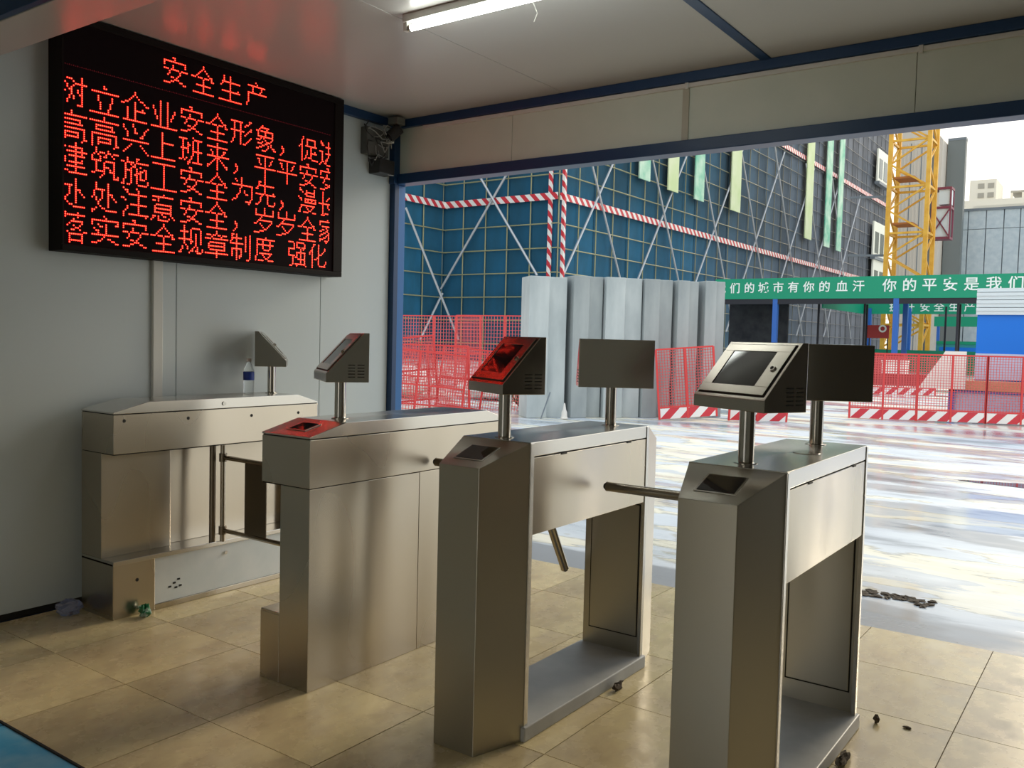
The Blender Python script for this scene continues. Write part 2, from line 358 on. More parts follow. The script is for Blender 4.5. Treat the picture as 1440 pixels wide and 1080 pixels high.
# inner passage floor of blue plates behind the sill
b = MB(); b.box(XW, XR, -3.2, YN, -.12, -.01)
fl2 = struct('floor_inner', b, M['grout'])
for i in range(6):
    x0 = -5.24 + i * 1.16 + .9; x1 = x0 + 1.152
    q = MB(); q.box(max(x0, XW), min(x1, XR), 1.10, YN - .006, -.01, .004); o = q.build('sill_plate', M['blue_floor'], fl2, bevel=.003); o['label'] = 'worn blue painted plate'
for i in range(9):
    for j in range(8):
        x0 = XW + i * .581; y0 = -3.2 + j * .5375
        q = MB(); q.box(x0 + .002, x0 + .579, y0 + .002, y0 + .5355, -.01, 0); q.build('tile', M['tile'], fl2)
q = MB(); q.box(XW, XR, YN - .006, YN + .002, -.01, .008); q.build('edge_strip', M['dark_line'], fl2)
# left wall of insulated panels
b = MB(); b.box(XW - .10, XW - .022, -3.2, 4.6, -.1, 2.98)
wl = struct('wall_left', b, M['blue_beam'])
ys = [-3.2, -1.87, -.92, .03, .98, 1.93, 2.88, 3.925, 4.555]
for a_, b_ in zip(ys[:-1], ys[1:]):
    q = MB(); q.box(XW - .022, XW, a_ + .002, b_ - .002, .035, 2.93)
    q.build('wall_panel', M['wall'], wl, bevel=.002)
q = MB(); q.box(XW - .03, XW - .012, -3.2, 4.55, 0, .04); q.build('floor_joint', M['dark_line'], wl)
# right and back walls (outside the picture)
b = MB(); b.box(XR, XR + .08, 1.69, 4.6, -.1, 2.98); struct('wall_right', b, mat('wall_right_grey', (.10, .10, .09), .6))  # unseen wall; this stretch set close and dark for the column reflections
b = MB(); b.box(XR, XR + .08, -3.2, 1.69, -.1, 2.98); struct('wall_right_inner', b, M['wall'])
b = MB(); b.box(XW, -2.9, -3.28, -3.2, -.1, 2.98); b.box(-.9, XR, -3.28, -3.2, -.1, 2.98); b.box(-2.9, -.9, -3.28, -3.2, 2.15, 2.98); struct('wall_back', b, M['wall'])  # doorway gap added out of view so daylight brightens the turnstile fronts
# ceiling
b = MB(); b.box(XW - .1, 2.7, -3.3, 4.68, ZC + .012, ZC + .12)
ce = struct('ceiling', b, M['blue_beam'])
xs = [XW, -2.925, -1.705]; q = MB()
for x0, x1 in ((XW, -2.925), (-2.921, -1.70), (-1.643, -.42), (-.416, XR)):
    for y0, y1 in ((1.9, 4.60), (-3.2, 1.68)):
        q = MB(); q.box(x0, x1, y0, y1, ZC, ZC + .012); q.build('ceiling_panel', M['ceil'], ce, bevel=.0015)
for x0, x1 in ((-1.70, -1.643),):
    q = MB(); q.box(x0, x1, 1.9, 4.6, ZC - .006, ZC + .02); q.build('ceiling_strip', M['blue_beam'], ce, bevel=.002)
# outer header: upper beam, cream panels, lower beam
b = MB(); b.box(XW, XR, 4.60, 4.68, 2.845, 2.98); struct('trim_1', b, M['blue_beam'], bevel=.004)
b = MB(); b.box(XW, XR, 4.565, 4.60, 2.845, 2.90); struct('trim_2', b, M['blue_beam'], bevel=.004)
b = MB(); b.box(XW, XR, 4.57, 4.68, 2.462, 2.53); struct('trim_3', b, M['blue_beam'], bevel=.004)
b = MB(); b.box(XW, XR, 4.61, 4.66, 2.53, 2.845)
hw = struct('wall_front', b, M['header'])
for x0, x1 in ((XW, -3.32), (-3.317, -2.127), (-2.124, -.94), (-.937, .25), (.253, XR)):
    q = MB(); q.box(x0, x1, 4.596, 4.612, 2.53, 2.845); q.build('wall_panel', M['header'], hw, bevel=.0015)
q = MB(); q.box(-2.147, -2.108, 4.589, 4.597, 2.531, 2.815); q.build('joint_tape', mat('joint_tape', (.46, .45, .36), .4), hw)
# inner roof beam between the two cabins
b = MB(); b.box(XW, XR, 1.69, 1.90, 2.60, 2.98); struct('trim_4', b, M['ceil'], bevel=.003)
b = MB(); b.box(XW, XR, 1.66, 1.69, 2.603, 2.98); struct('trim_5', b, M['blue_beam'], bevel=.003)
# corner post and wall-top beam
b = MB(); b.box(XW - .06, XW + .045, 4.555, 4.60, 0, 2.462); struct('trim_6', b, M['blue_beam'], bevel=.003)
b = MB(); b.box(XW - .06, XW + .03, 4.602, 4.68, 0, 2.462); struct('trim_7', b, M['blue_jamb'], bevel=.003)
b = MB(); b.box(XW, XW + .04, 3.99, 4.60, 2.845, 2.90); struct('trim_8', b, M['blue_beam'], bevel=.003)
b = MB(); b.box(XW, XW + .05, 4.54, 4.60, 2.462, 2.845); struct('trim_9', b, M['blue_beam'], bevel=.003)
b = MB(); b.box(XR - .06, XR + .02, 4.56, 4.68, 0, 2.462); struct('trim_10', b, M['blue_jamb'], bevel=.003)
# yard
b = MB(); b.add([(-160, YF, -.012), (120, YF, -.012), (120, 260, -.012), (-160, 260, -.012), (-160, -40, -.14), (120, -40, -.14), (120, YF, -.14), (-160, YF, -.14)], [(0, 1, 2, 3), (4, 5, 6, 7), (0, 7, 6, 1)])
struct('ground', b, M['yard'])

# ---------------------------------------------------------------- things on walls and ceiling
# cable trunking along the header and down the wall
t = thing('cable_trunking', 'thin white cable trunking running along the blue beam above the cream header', 'trunking', (-4.06, 4.59, 2.83))
q = MB(); q.box(0, 4.85, -.012, .006, -.012, .012); q.build('channel', M['white_plastic'], t, bevel=.002)
for x in (1.93, 3.13, 4.6):
    q = MB(); q.box(x, x + .02, -.016, .0, -.02, .018); q.build('clip', M['white_plastic'], t, bevel=.002)
b = MB(); b.box(XW, XW + .022, 2.728, 2.785, 1.03, 1.79)
tag(b.build('cable_conduit', M['white_plastic'], bevel=.003), 'white cable conduit on the wall below the red text display', 'conduit')
# fluorescent tube light
t = thing('tube_light', 'lit white fluorescent tube light fixed to the ceiling', 'lamp', (-2.88, 3.112, ZC))
q = MB(); q.box(0, 1.22, -.022, .022, -.035, 0); q.build('batten', M['white_plastic'], t, bevel=.003)
for x in (0.0, 1.196):
    q = MB(); q.box(x, x + .024, -.016, .016, -.075, -.035); q.build('lamp_holder', M['white_plastic'], t, bevel=.004)
q = MB(); q.tube((.03, 0, -.062), (1.19, 0, -.062), .0145, 14); q.build('tube', M['tube_glow'], t, smooth=True)
q = MB(); q.tube((.024, 0, -.062), (.04, 0, -.062), .016, 14); q.build('tube_cap', M['pipe'], t, smooth=True)
t = thing('tube_light', 'added unseen tube light over the inner passage, brightening the turnstile fronts', 'lamp', (-2.2, -1.7, ZC))  # unseen lamp added to brighten the turnstile fronts
q = MB(); q.box(0, 1.22, -.022, .022, -.035, 0); q.build('batten', M['white_plastic'], t, bevel=.003)
q = MB(); q.tube((.03, 0, -.062), (1.19, 0, -.062), .0145, 14); q.build('tube', M['tube_glow'], t, smooth=True)
for x in (0.0, 1.196):
    q = MB(); q.box(x, x + .024, -.016, .016, -.075, -.035); q.build('lamp_holder', M['white_plastic'], t, bevel=.004)
b = MB(); b.path([(0, 0, 0), (.015, .01, -.03), (.01, .05, -.06), (-.02, .07, -.085)], .0025)
tag(put(b.build('loose_wire', M['white_plastic'], smooth=True), (-2.25, 3.22, ZC)), 'short white wire end hanging from the ceiling by the tube light', 'wire')

# red LED display
DX, PT = -4.20, .0102
Y0s, Y1s, Z0s, Z1s = 2.182, 3.985, 1.772, 2.893
t = thing('led_display', 'large black framed display board with scrolling red Chinese safety slogans', 'display', (DX, Y0s, Z0s))
q = MB(); q.box(-.128, -.012, 0, Y1s - Y0s, 0, Z1s - Z0s); q.build('housing', M['led_frame'], t, bevel=.003)
W_, H_ = Y1s - Y0s, Z1s - Z0s
for nm, a0, a1, c0, c1 in (('frame_rail', 0, W_, 0, .030), ('frame_rail', 0, W_, H_ - .035, H_), ('frame_stile', 0, .009, .030, H_ - .035), ('frame_stile', W_ - .075, W_, .030, H_ - .035)):
    q = MB(); q.box(-.014, 0, a0, a1, c0, c1); q.build(nm, M['led_frame'], t, bevel=.003)
q = MB(); q.box(-.014, -.008, .008, W_ - .073, .028, H_ - .033); q.build('screen_face', M['led_face'], t)
sY0, sZ0, PZ = 2.196, 1.810, .01005            # first lit column, lowest lit row (world), row pitch
on_ = set()
def glyph(ch, cx, cz):             # cx, cz: dot position of the glyph's lower-left corner
    h = GL[ch]
    for r in range(16):
        v = h[r]
        for c in range(16):
            if v >> (15 - c) & 1: on_.add((cx + c, cz + 15 - r))
rows = ['树立企业安全形象，促进', '高高兴上班来，平平安安', '建筑施工安全为先，漫长', '处处注意安全，岁岁全家', '落实安全规章制度 强化']
for k, s in enumerate(rows):
    cz = (4 - k) * 16; cx = -4
    for ch in s:
        if ch == ' ': cx += 8; continue
        glyph(ch, cx, cz); cx += 16
on_ = {p for p in on_ if 0 <= p[0] < 165}
for i, ch in enumerate('安全生产'): glyph(ch, 50 + i * 17, 87)
core, lens, dim = MB(), MB(), MB()
def hexa(mb, y, z, r, x, n=6):
    mb.add([(x, y + r * math.cos(2 * PI * i / n), z + r * math.sin(2 * PI * i / n)) for i in range(n)] + [(x + .0012, y, z)], [((i + 1) % n, i, n) for i in range(n)][::1])
for (cx, cz) in sorted(on_):
    y = sY0 - Y0s + (cx + .5) * PT; z = sZ0 - Z0s + (cz + .5) * PZ
    hexa(lens, y, z, PT * .50, -.0075); hexa(core, y, z, PT * .24, -.0058)
for cx in range(165):
    for cz in ((83.2,) if cx % 2 else (83.2, 83.5)): hexa(dim, sY0 - Y0s + (cx + .5) * PT, sZ0 - Z0s + (cz + .5) * PZ, PT * .16, -.0075, 4)
lens.build('led_lenses', M['led_lens'], t, kind='stuff'); core.build('led_cores', M['led_core'], t, kind='stuff'); dim.build('idle_led_row', M['led_dim'], t, kind='stuff')

# security camera and its wiring box in the corner
t = thing('security_camera', 'dark security camera on a bracket in the ceiling corner', 'camera', (-4.20, 4.47, 2.80))
q = MB(); q.box(-.045, .045, -.04, .04, .035, .085); q.build('mount', mat('mount_grey', (.16, .17, .15), .5), t, bevel=.006)
q = MB(); q.tube((0, 0, .035), (0, 0, -.02), .020, 10); q.build('bracket', M['black'], t, smooth=True)
q = MB(); q.tube((.03, -.0, .01), (-.01, -.06, -.055), .036, 14, .040); q.build('body', M['black'], t, smooth=True)
q = MB(); q.tube((-.008, -.058, -.053), (-.014, -.067, -.064), .028, 14); q.build('lens', M['glass_dark'], t, smooth=True)
q = MB(); q.box(-.055, .0, -.045, -.02, -.09, -.055); q.build('junction_block', M['white_plastic'], t, bevel=.003)
t = thing('wiring_box', 'grey wiring box with tangled cables beside the security camera', 'cable box', (XW + .001, 4.36, 2.60))
q = MB(); q.box(0, .06, -.10, .11, .02, .20); q.build('box', mat('wiring_box_grey', (.11, .11, .10), .6), t, bevel=.006)
q = MB(); q.box(.0, .10, -.02, .13, -.10, .0); q.build('power_adapter', M['black'], t, bevel=.006)
rn = random.Random(3)
for k in range(9):
    p = [Vector((.06, rn.uniform(-.1, .08), rn.uniform(.05, .2)))]
    for s_ in range(7): p.append(p[-1] + Vector((rn.uniform(-.006, .02), rn.uniform(-.06, .06), rn.uniform(-.07, .045))))
    for v in p: v.x = min(max(v.x, .062), .12); v.y = min(max(v.y, -.13), .13); v.z = min(max(v.z, -.1), .22)
    q = MB(); q.path(p, .0035); q.build('cable', M['cable_grey' if k % 3 else 'black'], t, smooth=True)

# ================================================================ TURNSTILES
def console(parent, loc, rz, vents=True, w_=.30, d_=.165, name='display_console', seen_front=True):
    """wedge housing on a post: slanting screen towards local -y, back towards +y; origin = centre of its underside"""
    h = .20; w2 = w_ / 2
    prof = [(-d_ / 2, 0), (d_ / 2, 0), (d_ / 2, h), (d_ / 2 - .022, h), (-d_ / 2, .035)]
    q = MB(); q.prism([(p[0], p[1]) for p in prof], -w2, w2, 'x')
    o = q.build(name, M['console'], parent, bevel=.002); o.location = loc; o.rotation_euler = (0, 0, rz)
    a = Vector((0, -d_ / 2, .035)); bb = Vector((0, d_ / 2 - .022, h)); sv = (bb - a); L = sv.length; sv.normalize(); nv = Vector((0, -sv.z, sv.y))
    def slab(x0, x1, s0, s1, n0, n1, mb=None):
        mb = mb or MB(); vs = []
        for n_ in (n0, n1):
            for (x, s_) in ((x0, s0), (x1, s0), (x1, s1), (x0, s1)): vs.append(a + sv * s_ + nv * n_ + Vector((x, 0, 0)))
        return mb.add(vs, [(0, 3, 2, 1), (4, 5, 6, 7), (0, 1, 5, 4), (1, 2, 6, 5), (2, 3, 7, 6), (3, 0, 4, 7)])
    slab(-w2 + .012, w2 - .012, .012, L - .010, -.001, .0012).build('door_gap', M['dark_line'], o)
    # door leaf as a frame round the screen
    fr = MB(); X0, X1, S0, S1 = -w2 + .016, w2 - .016, .016, L - .014; x0, x1, s0, s1 = -w2 + .050, w2 - .070, .046, L - .040
    slab(X0, X1, S0, s0, .0, .005, fr); slab(X0, X1, s1, S1, .0, .005, fr); slab(X0, x0, s0, s1, .0, .005, fr); slab(x1, X1, s0, s1, .0, .005, fr)
    fr.build('door', M['console'], o, bevel=.0008)
    slab(x0 - .002, x1 + .002, s0 - .002, s1 + .002, .0, .003).build('screen', M['glass_dark'], o)
    c_ = a + sv * (L * .52) + nv * .005 + Vector((w2 - .043, 0, 0))
    q = MB(); q.tube(c_, c_ + nv * .005, .0095, 14); lk = q.build('lock', M['pipe'], o, smooth=True)
    q = MB(); q.tube(c_ + nv * .005, c_ + nv * .0056, .006, 10); q.build('key_slot', M['dark_line'], o)
    for sx in (-1, 1) if vents else ():
        for cc in range(2):
            for rr_ in range(5):
                q = MB(); yy = .002 + cc * .038; zz = .020 + rr_ * .012
                q.box(sx * w2 - .0008, sx * w2 + .0008, yy, yy + .028, zz, zz + .0035); q.build('vent_slot', M['dark_line'], o)
    return o
def post(parent, x, y, z0, z1):
    q = MB(); q.tube((x, y, z0), (x, y, z1), .0235, 20); q.build('console_post', M['pipe'], parent, smooth=True)
    q = MB(); q.lathe([(.036, z0), (.036, z0 + .004), (.026, z0 + .007)], 20, (x, y)); q.build('post_flange', M['pipe'], parent, smooth=True)

def tripod(name, label, loc, fx, fy_, rot, rx, ry_, rear_w=.355):
    """open-legged tripod turnstile; origin = floor point at the middle of its front face"""
    t = thing(name, label, 'turnstile', loc)
    w2, c, z1 = .148, .085, 1.045
    yb, ye, L = .205, 1.10, 1.305
    def top(p):
        y = p[1]
        return z1 - .072 * (yb - y) / yb if y < yb else z1
    q = MB(); q.prism([(-w2 + .062, 0), (w2 - .062, 0), (w2, yb), (-w2, yb)], 0, top); q.build('front_column', M['steel_col'], t, bevel=.0018)
    q = MB(); q.prism([(-w2, ye), (w2, ye), (w2 - .062, L), (-w2 + .062, L)], 0, lambda p: z1 if p[1] < ye + .01 else z1 - .072); q.build('rear_column', M['steel_col'], t, bevel=.0018)
    # edge strips where the columns meet the box
    for y in (yb, ye - .022):
        q = MB(); q.box(w2 - .012, w2 + .0035, y, y + .022, .0, z1 - .001); q.build('edge_strip', M['steel_lid'], t, bevel=.0015)
    q = MB(); q.box(-w2, w2, yb + .001, ye - .001, .722, .992); q.build('arm_housing', M['steel'], t, bevel=.0015)
    q = MB(); q.box(-w2 + .003, w2 - .003, yb + .002, ye - .002, .992, .997); q.build('lid_joint', M['dark_line'], t)
    q = MB(); q.box(-w2 - .001, w2 + .001, yb - .0, ye, .997, z1 + .002); q.build('lid', M['steel_lid'], t, bevel=.002)
    q = MB(); q.box(-w2 - .012, w2 + .014, yb - .01, ye + .012, 0, .052); q.build('base_plinth', M['plinth'], t, bevel=.004)
    # inner panel of rear column with its reveal
    q = MB(); q.box(-w2 + .035, w2 - .030, ye - .004, ye + .001, .13, .70); q.build('inner_panel', M['steel_col'], t, bevel=.002)
    q = MB(); q.box(-w2 + .030, w2 - .025, ye - .0015, ye + .001, .125, .705); q.build('panel_joint', M['dark_line'], t)
    for dx in (-.05, .05):
        q = MB(); q.tube((w2 + .001, yb + .2 + (dx + .05) * 5, .9905), (w2 + .001, yb + .235 + (dx + .05) * 5, .9905), .003, 6); q.build('lid_catch', M['dark_line'], t)
    # card reader on the sloping front
    tilt = math.atan2(.072, yb)
    q = MB(); q.T = Matrix.Translation((.0, yb * .5, z1 - .072 * .5)) @ Matrix.Rotation(tilt, 4, 'X')
    q.box(-.062, .062, -.060, .050, 0, .003); rd = q.build('card_reader', M['steel_lid'], t, bevel=.001)
    q = MB(); q.T = Matrix.Translation((.0, yb * .5, z1 - .072 * .5)) @ Matrix.Rotation(tilt, 4, 'X')
    q.box(-.055, .055, -.053, .043, .002, .0042); q.build('reader_window', M['glass_dark'], rd)
    # barrier arms on the left side
    hy = .725; hub = Vector((-w2 - .035, hy, .842)); ax = Vector((-1, 0, -1)).normalized()
    q = MB(); q.tube(hub + Vector((.03, 0, .01)), hub + Vector((-.03, 0, -.02)), .070, 20, .050); hb = q.build('arm_hub', M['arm'], t, smooth=True)
    q = MB(); q.tube((-w2 + .02, hy, .85), (-w2 - .012, hy, .85), .085, 22); q.build('hub_plate', M['arm'], t, smooth=True)
    v0 = Vector((-1, 0, 0))
    for v in (v0, Vector((-.02, .53, -.85)).normalized(), Vector((-.02, -.53, -.85)).normalized()):
        q = MB(); q.tube(hub + v * .03, hub + v * .53, .0185, 16); ar = q.build('barrier_arm', M['arm'], t, smooth=True)
        q = MB(); q.tube(hub + v * .53, hub + v * .542, .019, 16, .010); q.build('arm_cap', M['rubber'], ar, smooth=True)
    post(t, fx, fy_, z1, 1.212); console(t, (fx, fy_, 1.21), rot)
    post(t, rx, ry_, z1, 1.212); console(t, (rx + .012, ry_, 1.21), PI + R(35), w_=.312, d_=.15)
    return t
t3 = tripod('tripod_turnstile', 'tripod turnstile whose front console shows red glow, middle of the yard side pair', (-1.836, 2.285, 0), -.014, .275, R(-29), .025, .985)
t3['label'] = 'open-legged tripod turnstile with a red glowing console, next to the solid cabinet'
t4 = tripod('tripod_turnstile', 'nearest tripod turnstile, with the large bronze-toned console and dark unlit screen', (-.937, 2.245, 0), -.010, .305, R(-26), -.004, .985)
# round mark on the lid of the near one
q = MB(); q.lathe([(.045, 1.0475), (.043, 1.049)], 24, (.05, .70)); q.build('lid_cap', M['console'], t4)

def wing(name, label, loc, s, gate, reader, cx, cy, rz, holes):
    """solid-sided cabinet; s = +1 if its head overhangs towards +x; x=0 is the overhanging face, body runs back by .285"""
    t = thing(name, label, 'turnstile', loc); L = 1.275
    def X(a): return -s * a                       # a = distance inward from the overhanging face
    def bx(q, a0, a1, y0, y1, z0, z1): return q.box(min(X(a0), X(a1)), max(X(a0), X(a1)), y0, y1, z0, z1)
    D = .285
    if gate:      # recessed middle niche
        q = MB(); bx(q, .105, D, 0, .375, .285, .80); q.build('body_panel', M['steel'], t, bevel=.002)
        q = MB(); bx(q, .150, D, .375, 1.13, .285, .80); q.build('niche_panel', M['steel'], t, bevel=.002)
        q = MB(); bx(q, .105, D, 1.13, L, .285, .80); q.build('body_panel', M['steel'], t, bevel=.002)
    else:
        q = MB(); bx(q, .115, D, 0, .635, 0, .80); q.build('body_panel', M['steel'], t, bevel=.0015)
        q = MB(); bx(q, .115, D - .0005, .638, L, 0, .80); q.build('body_panel', M['steel'], t, bevel=.0015)
        q = MB(); bx(q, .12, D - .003, .63, .64, .01, .80); q.build('panel_joint', M['dark_line'], t)
    q = MB(); bx(q, .003, D - .003, .003, L - .003, .798, .8025); q.build('head_joint', M['dark_line'], t)
    q = MB(); bx(q, 0, D, 0, L, .803, .992); q.build('head', M['steel'], t, bevel=.0018)
    q = MB(); bx(q, .003, D - .003, .003, L - .003, .992, .996); q.build('lid_joint', M['dark_line'], t)
    q = MB(); prof = [(-.001, .996), (L + .001, .996), (L + .001, 1.004), (L - .15, 1.050), (.185, 1.050), (-.001, 1.004)]
    a, c = sorted((X(-.001), X(D + .001)))
    q.prism(prof, a, c, 'x'); q.build('lid', M['steel_lid'], t, bevel=.0018)
    q = MB()
    if gate:
        bx(q, 0, D, 0, .222, 0, .275); q.build('plinth', M['steel'], t, bevel=.003)
        q = MB(); bx(q, .006, D, .222, L, .028, .262); pl = q.build('filmed_plinth_panel', M['film'], t, bevel=.002); pl['label'] = 'pale panel still under its protective film'
        q = MB(); bx(q, 0, D, .222, L, 0, .028); q.build('plinth_foot', M['steel'], t, bevel=.002)
        q = MB(); bx(q, -.002, D, 0, L, .262, .285); q.build('plinth_top', M['steel_lid'], t, bevel=.002)
    else:
        bx(q, 0, .114, 0, L, 0, .275); q.build('plinth', M['steel'], t, bevel=.0015)
        q = MB(); bx(q, .003, .115, .0, L, .275, .285); q.build('plinth_top', M['steel'], t, bevel=.002)
    if reader:
        tl = math.atan2(.046, .186)
        q = MB(); q.T = Matrix.Translation((X(D / 2), .093, 1.028)) @ Matrix.Rotation(tl, 4, 'X')
        q.box(-.055, .055, -.045, .045, 0, .003); rd = q.build('card_reader', M['steel_lid'], t, bevel=.001)
        q = MB(); q.T = Matrix.Translation((X(D / 2), .093, 1.031)) @ Matrix.Rotation(tl, 4, 'X'); q.box(-.045, .045, -.036, .036, 0, .0015); q.build('reader_window', M['glass_dark'], rd)
    for (y, z) in holes:
        q = MB(); q.tube((X(.002), y, z), (X(-.0012), y, z), .0085, 12); q.build('screw_hole', M['dark_line'], t)
    post(t, X(cx), cy, 1.05, 1.212); console(t, (X(cx), cy, 1.21), rz, vents=not gate, w_=.30, d_=.175)
    return t
t2 = wing('solid_turnstile', 'solid-sided steel turnstile cabinet with red-lit card reader and stepped left side', (-2.865, 2.298, 0), -1, False, True, .145, .285, R(-33), [])
t2['label'] = 'solid-sided steel turnstile cabinet with a red-tinted card reader top'
t1 = wing('gate_turnstile', 'steel gate turnstile against the white wall under the display board', (-3.955, 2.298, 0), 1, True, False, .19, 1.09, PI - R(42), [(.055, .962), (.405, .955), (.80, .947), (1.13, .945), (.125, .175)])
# lock and barrier of the wall cabinet
q = MB(); q.tube((-.002, .62, 1.021), (.006, .62, 1.021), .011, 14); q.build('lid_lock', M['pipe'], t1, smooth=True)
q = MB(); q.tube((-.002, .64, .215), (.003, .64, .215), .010, 12); q.build('panel_screw', M['pipe'], t1, smooth=True)
for i, (y, z) in enumerate(((.30, .095), (.325, .11), (.335, .085), (.35, .125), (.36, .09))):
    q = MB(); q.box(-.008, -.004, y, y + .016, z, z + .009); q.build('film_mark', M['dark_line'], t1)
q = MB(); q.tube((-.025, .572, .285), (-.025, .572, .80), .017, 14); q.build('fixed_post', M['gate_dark'], t1, smooth=True)
q = MB(); q.tube((.014, .608, .285), (.014, .608, .80), .014, 14); gp = q.build('hinge_post', M['arm'], t1, smooth=True)
for z in (.345, .735):
    q = MB(); q.tube((.014, .608, z - .022), (.014, .608, z + .022), .021, 14); q.build('hinge_collar', M['gate_dark'], gp, smooth=True)
    q = MB(); q.tube((.014, .608, z), (.60, .600, z), .0125, 12); q.build('gate_rail', M['arm'], gp, smooth=True)
q = MB(); q.box(.205, .375, .600, .606, .352, .728); q.build('gate_plate', M['gate_dark'], gp, bevel=.001)

# ---------------------------------------------------------------- small things in the cabin
t = thing('water_bottle', 'clear plastic water bottle with a blue label standing on the wall turnstile', 'bottle', (-4.165, 3.24, 1.0505))
q = MB(); q.lathe([(.020, 0), (.029, .004), (.030, .02), (.028, .035), (.030, .05), (.030, .125), (.029, .135), (.018, .165), (.012, .175), (.012, .185)], 20); q.build('body', M['pet'], t, smooth=True)
q = MB(); q.lathe([(.0305, .078), (.0312, .08), (.0312, .124), (.0305, .126)], 20); q.build('label', M['label_blue'], t, smooth=True)
q = MB(); q.lathe([(.0135, .183), (.0135, .200), (.012, .202)], 16); q.build('cap', M['white_plastic'], t, smooth=True)
o = tag(put(rag(5, .070, .055, .075, jag=.16).build('plastic_bag', M['bag_blue']), (-4.205, 2.215, .0)), 'crumpled translucent blue plastic bag on the floor by the wall', 'bag')
o = tag(put(rag(9, .036, .028, .055, 12, 6, jag=.45).build('snack_packet', M['packet']), (-3.905, 2.435, .0)), 'crumpled green and white snack packet at the foot of the wall turnstile', 'wrapper')
o = tag(put(rag(11, .012, .012, .03, 10, 6).build('soil_clod', M['soil']), (-.735, 3.44, .0)), 'dark clod of dirt upright on the tiles beside the nearest turnstile', 'dirt')
o = tag(put(rag(12, .016, .009, .008, 10, 5).build('dry_leaf', M['soil']), (-.632, 3.462, .0)), 'small flat dark leaf scrap on the bright tiles', 'leaf')
for k, (x, y, s_, lab) in enumerate(((-1.645, 3.10, .026, 'dirt and broken rubber at the base of the middle tripod turnstile'), (-.745, 3.02, .03, 'black dirt clump against the base of the nearest turnstile'), (-.76, 2.88, .024, 'mossy debris against the nearest turnstile plinth'))):
    q = rag(20 + k, s_ * .5, s_ * 1.6, s_ * 1.1, 12, 6, .5)
    tag(put(q.build('debris_clump', M['soil'] if k < 2 else M['leaf_green']), (x, y, 0)), lab, 'debris')

# ================================================================ YARD
# stacked concrete pillars (upright precast pieces)
base = [(-8.95, 13.05), (-8.42, 13.70), (-8.03, 14.20), (-7.55, 14.80), (-7.13, 15.35), (-6.80, 15.85)]
wd = [.74, .62, .74, .62, .50, .46]; hh = [2.56, 2.60, 2.60, 2.60, 2.60, 2.62]; rt = [8, 16, 4, 12, 20, 6]
labs = ['leftmost pale concrete pillar, with a rod leaning on it', 'second concrete pillar from the left of the row', 'third concrete pillar from the left, behind the console seen from the back',
        'fourth concrete pillar, right after the dark gap', 'fifth concrete pillar, behind the leaning red mesh fence', 'rightmost narrow concrete pillar, next to the green banner']
for k, ((x, y), wq, hq, rq) in enumerate(zip(base, wd, hh, rt)):
    q = MB(); c = .05; L = wq; D = .55
    q.prism([(0, 0), (L * .50, 0), (L * .56, .10), (L, .10), (L, D), (0, D)], 0, hq)
    o = q.build('concrete_pillar', M['concrete'], bevel=.012); put(o, (x, y, -.012), R(47 + rq * .4)); tag(o, labs[k], 'concrete pillar', 'upright concrete pillars in the yard')
q = MB(); q.tube((0, 0, 0), (.12, .10, .48), .012, 6)
tag(put(q.build('steel_rod', M['mullion']), (-8.62, 13.02, 0)), 'thin grey rod leaning on the first concrete pillar', 'rod')
q = MB(); q.lathe([(.07, 0), (.07, .02), (.055, .03), (.05, .12), (.03, .16), (.018, .24), (.008, .28)], 12)
tag(put(q.build('cloth_bundle', M['sack'], smooth=True), (-8.38, 13.42, 0)), 'small white pointed cloth bundle at the foot of the pillars', 'bundle')

# red mesh fences with striped kick boards
def fence_parts(L, H, step=.05, r=.0055, mid=True, kick=True):
    P = {}
    q = MB(); q.bar((0, 0, 0), (0, 0, H), .018); P['post'] = (q.mesh('post', M['red_fence']), [0, L / 2, L] if mid else [0, L])
    q = MB(); q.bar((0, 0, 0), (L, 0, 0), .015); P['rail'] = q.mesh('rail', M['red_fence'])
    q = MB(); z0 = .2 if kick else .05
    n = int(L / step)
    for i in range(1, n): q.bar((i * L / n, 0, z0), (i * L / n, 0, H), r)
    n = int((H - z0) / step)
    for i in range(1, n): q.bar((0, 0, z0 + i * (H - z0) / n), (L, 0, z0 + i * (H - z0) / n), r)
    P['mesh'] = q.mesh('wire_mesh', M['pink_mesh'])
    q = MB(); q.box(0, L, -.012, .012, .01, .20); P['kick'] = q.mesh('kick_board', M['kick']); P['H'] = H; P['hk'] = kick
    return P
def fence(P, loc, rz, label, group, lean=(0, 0)):
    t = thing('mesh_fence', label, 'fence', loc, rz, group); t.rotation_euler = (lean[0], lean[1], rz)
    me, xs_ = P['post']
    for x in xs_: link('post', me, t, (x, 0, 0))
    for z in ((P['H'], .22) if P['hk'] else (P['H'], P['H'] * .5, .06)): link('rail', P['rail'], t, (0, 0, z))
    o = link('wire_mesh', P['mesh'], t); o['kind'] = 'stuff'
    if P['hk']: link('kick_board', P['kick'], t)
    return t
FP = fence_parts(1.235, 1.30, .05, .004)
ang = math.atan2(.51, 1.187)
fl = ['red mesh fence panel left of the paired posts, beside the rear console', 'red mesh fence panel standing before the white slanted sheet', 'red mesh fence panel before the pale blue booth front',
      'red mesh fence panel at the far right end of the row']
for k in range(4):
    fence(FP, (-4.66 + k * 1.245 * math.cos(ang), 18.16 + k * 1.245 * math.sin(ang), 0), ang, fl[k], 'red fence row with striped boards')
FP2 = fence_parts(1.05, 1.28, mid=True)
fence(FP2, (-7.08, 14.62, 0), R(37), 'leaning red mesh fence in front of the concrete pillars', 'loose red fences', (0, R(-5)))
fence(FP2, (-6.15, 15.60, 0), R(33), 'red mesh fence partly hidden behind the nearest console', 'loose red fences', (R(10), 0))
FP3 = fence_parts(2.2, 1.15, .07, .009)
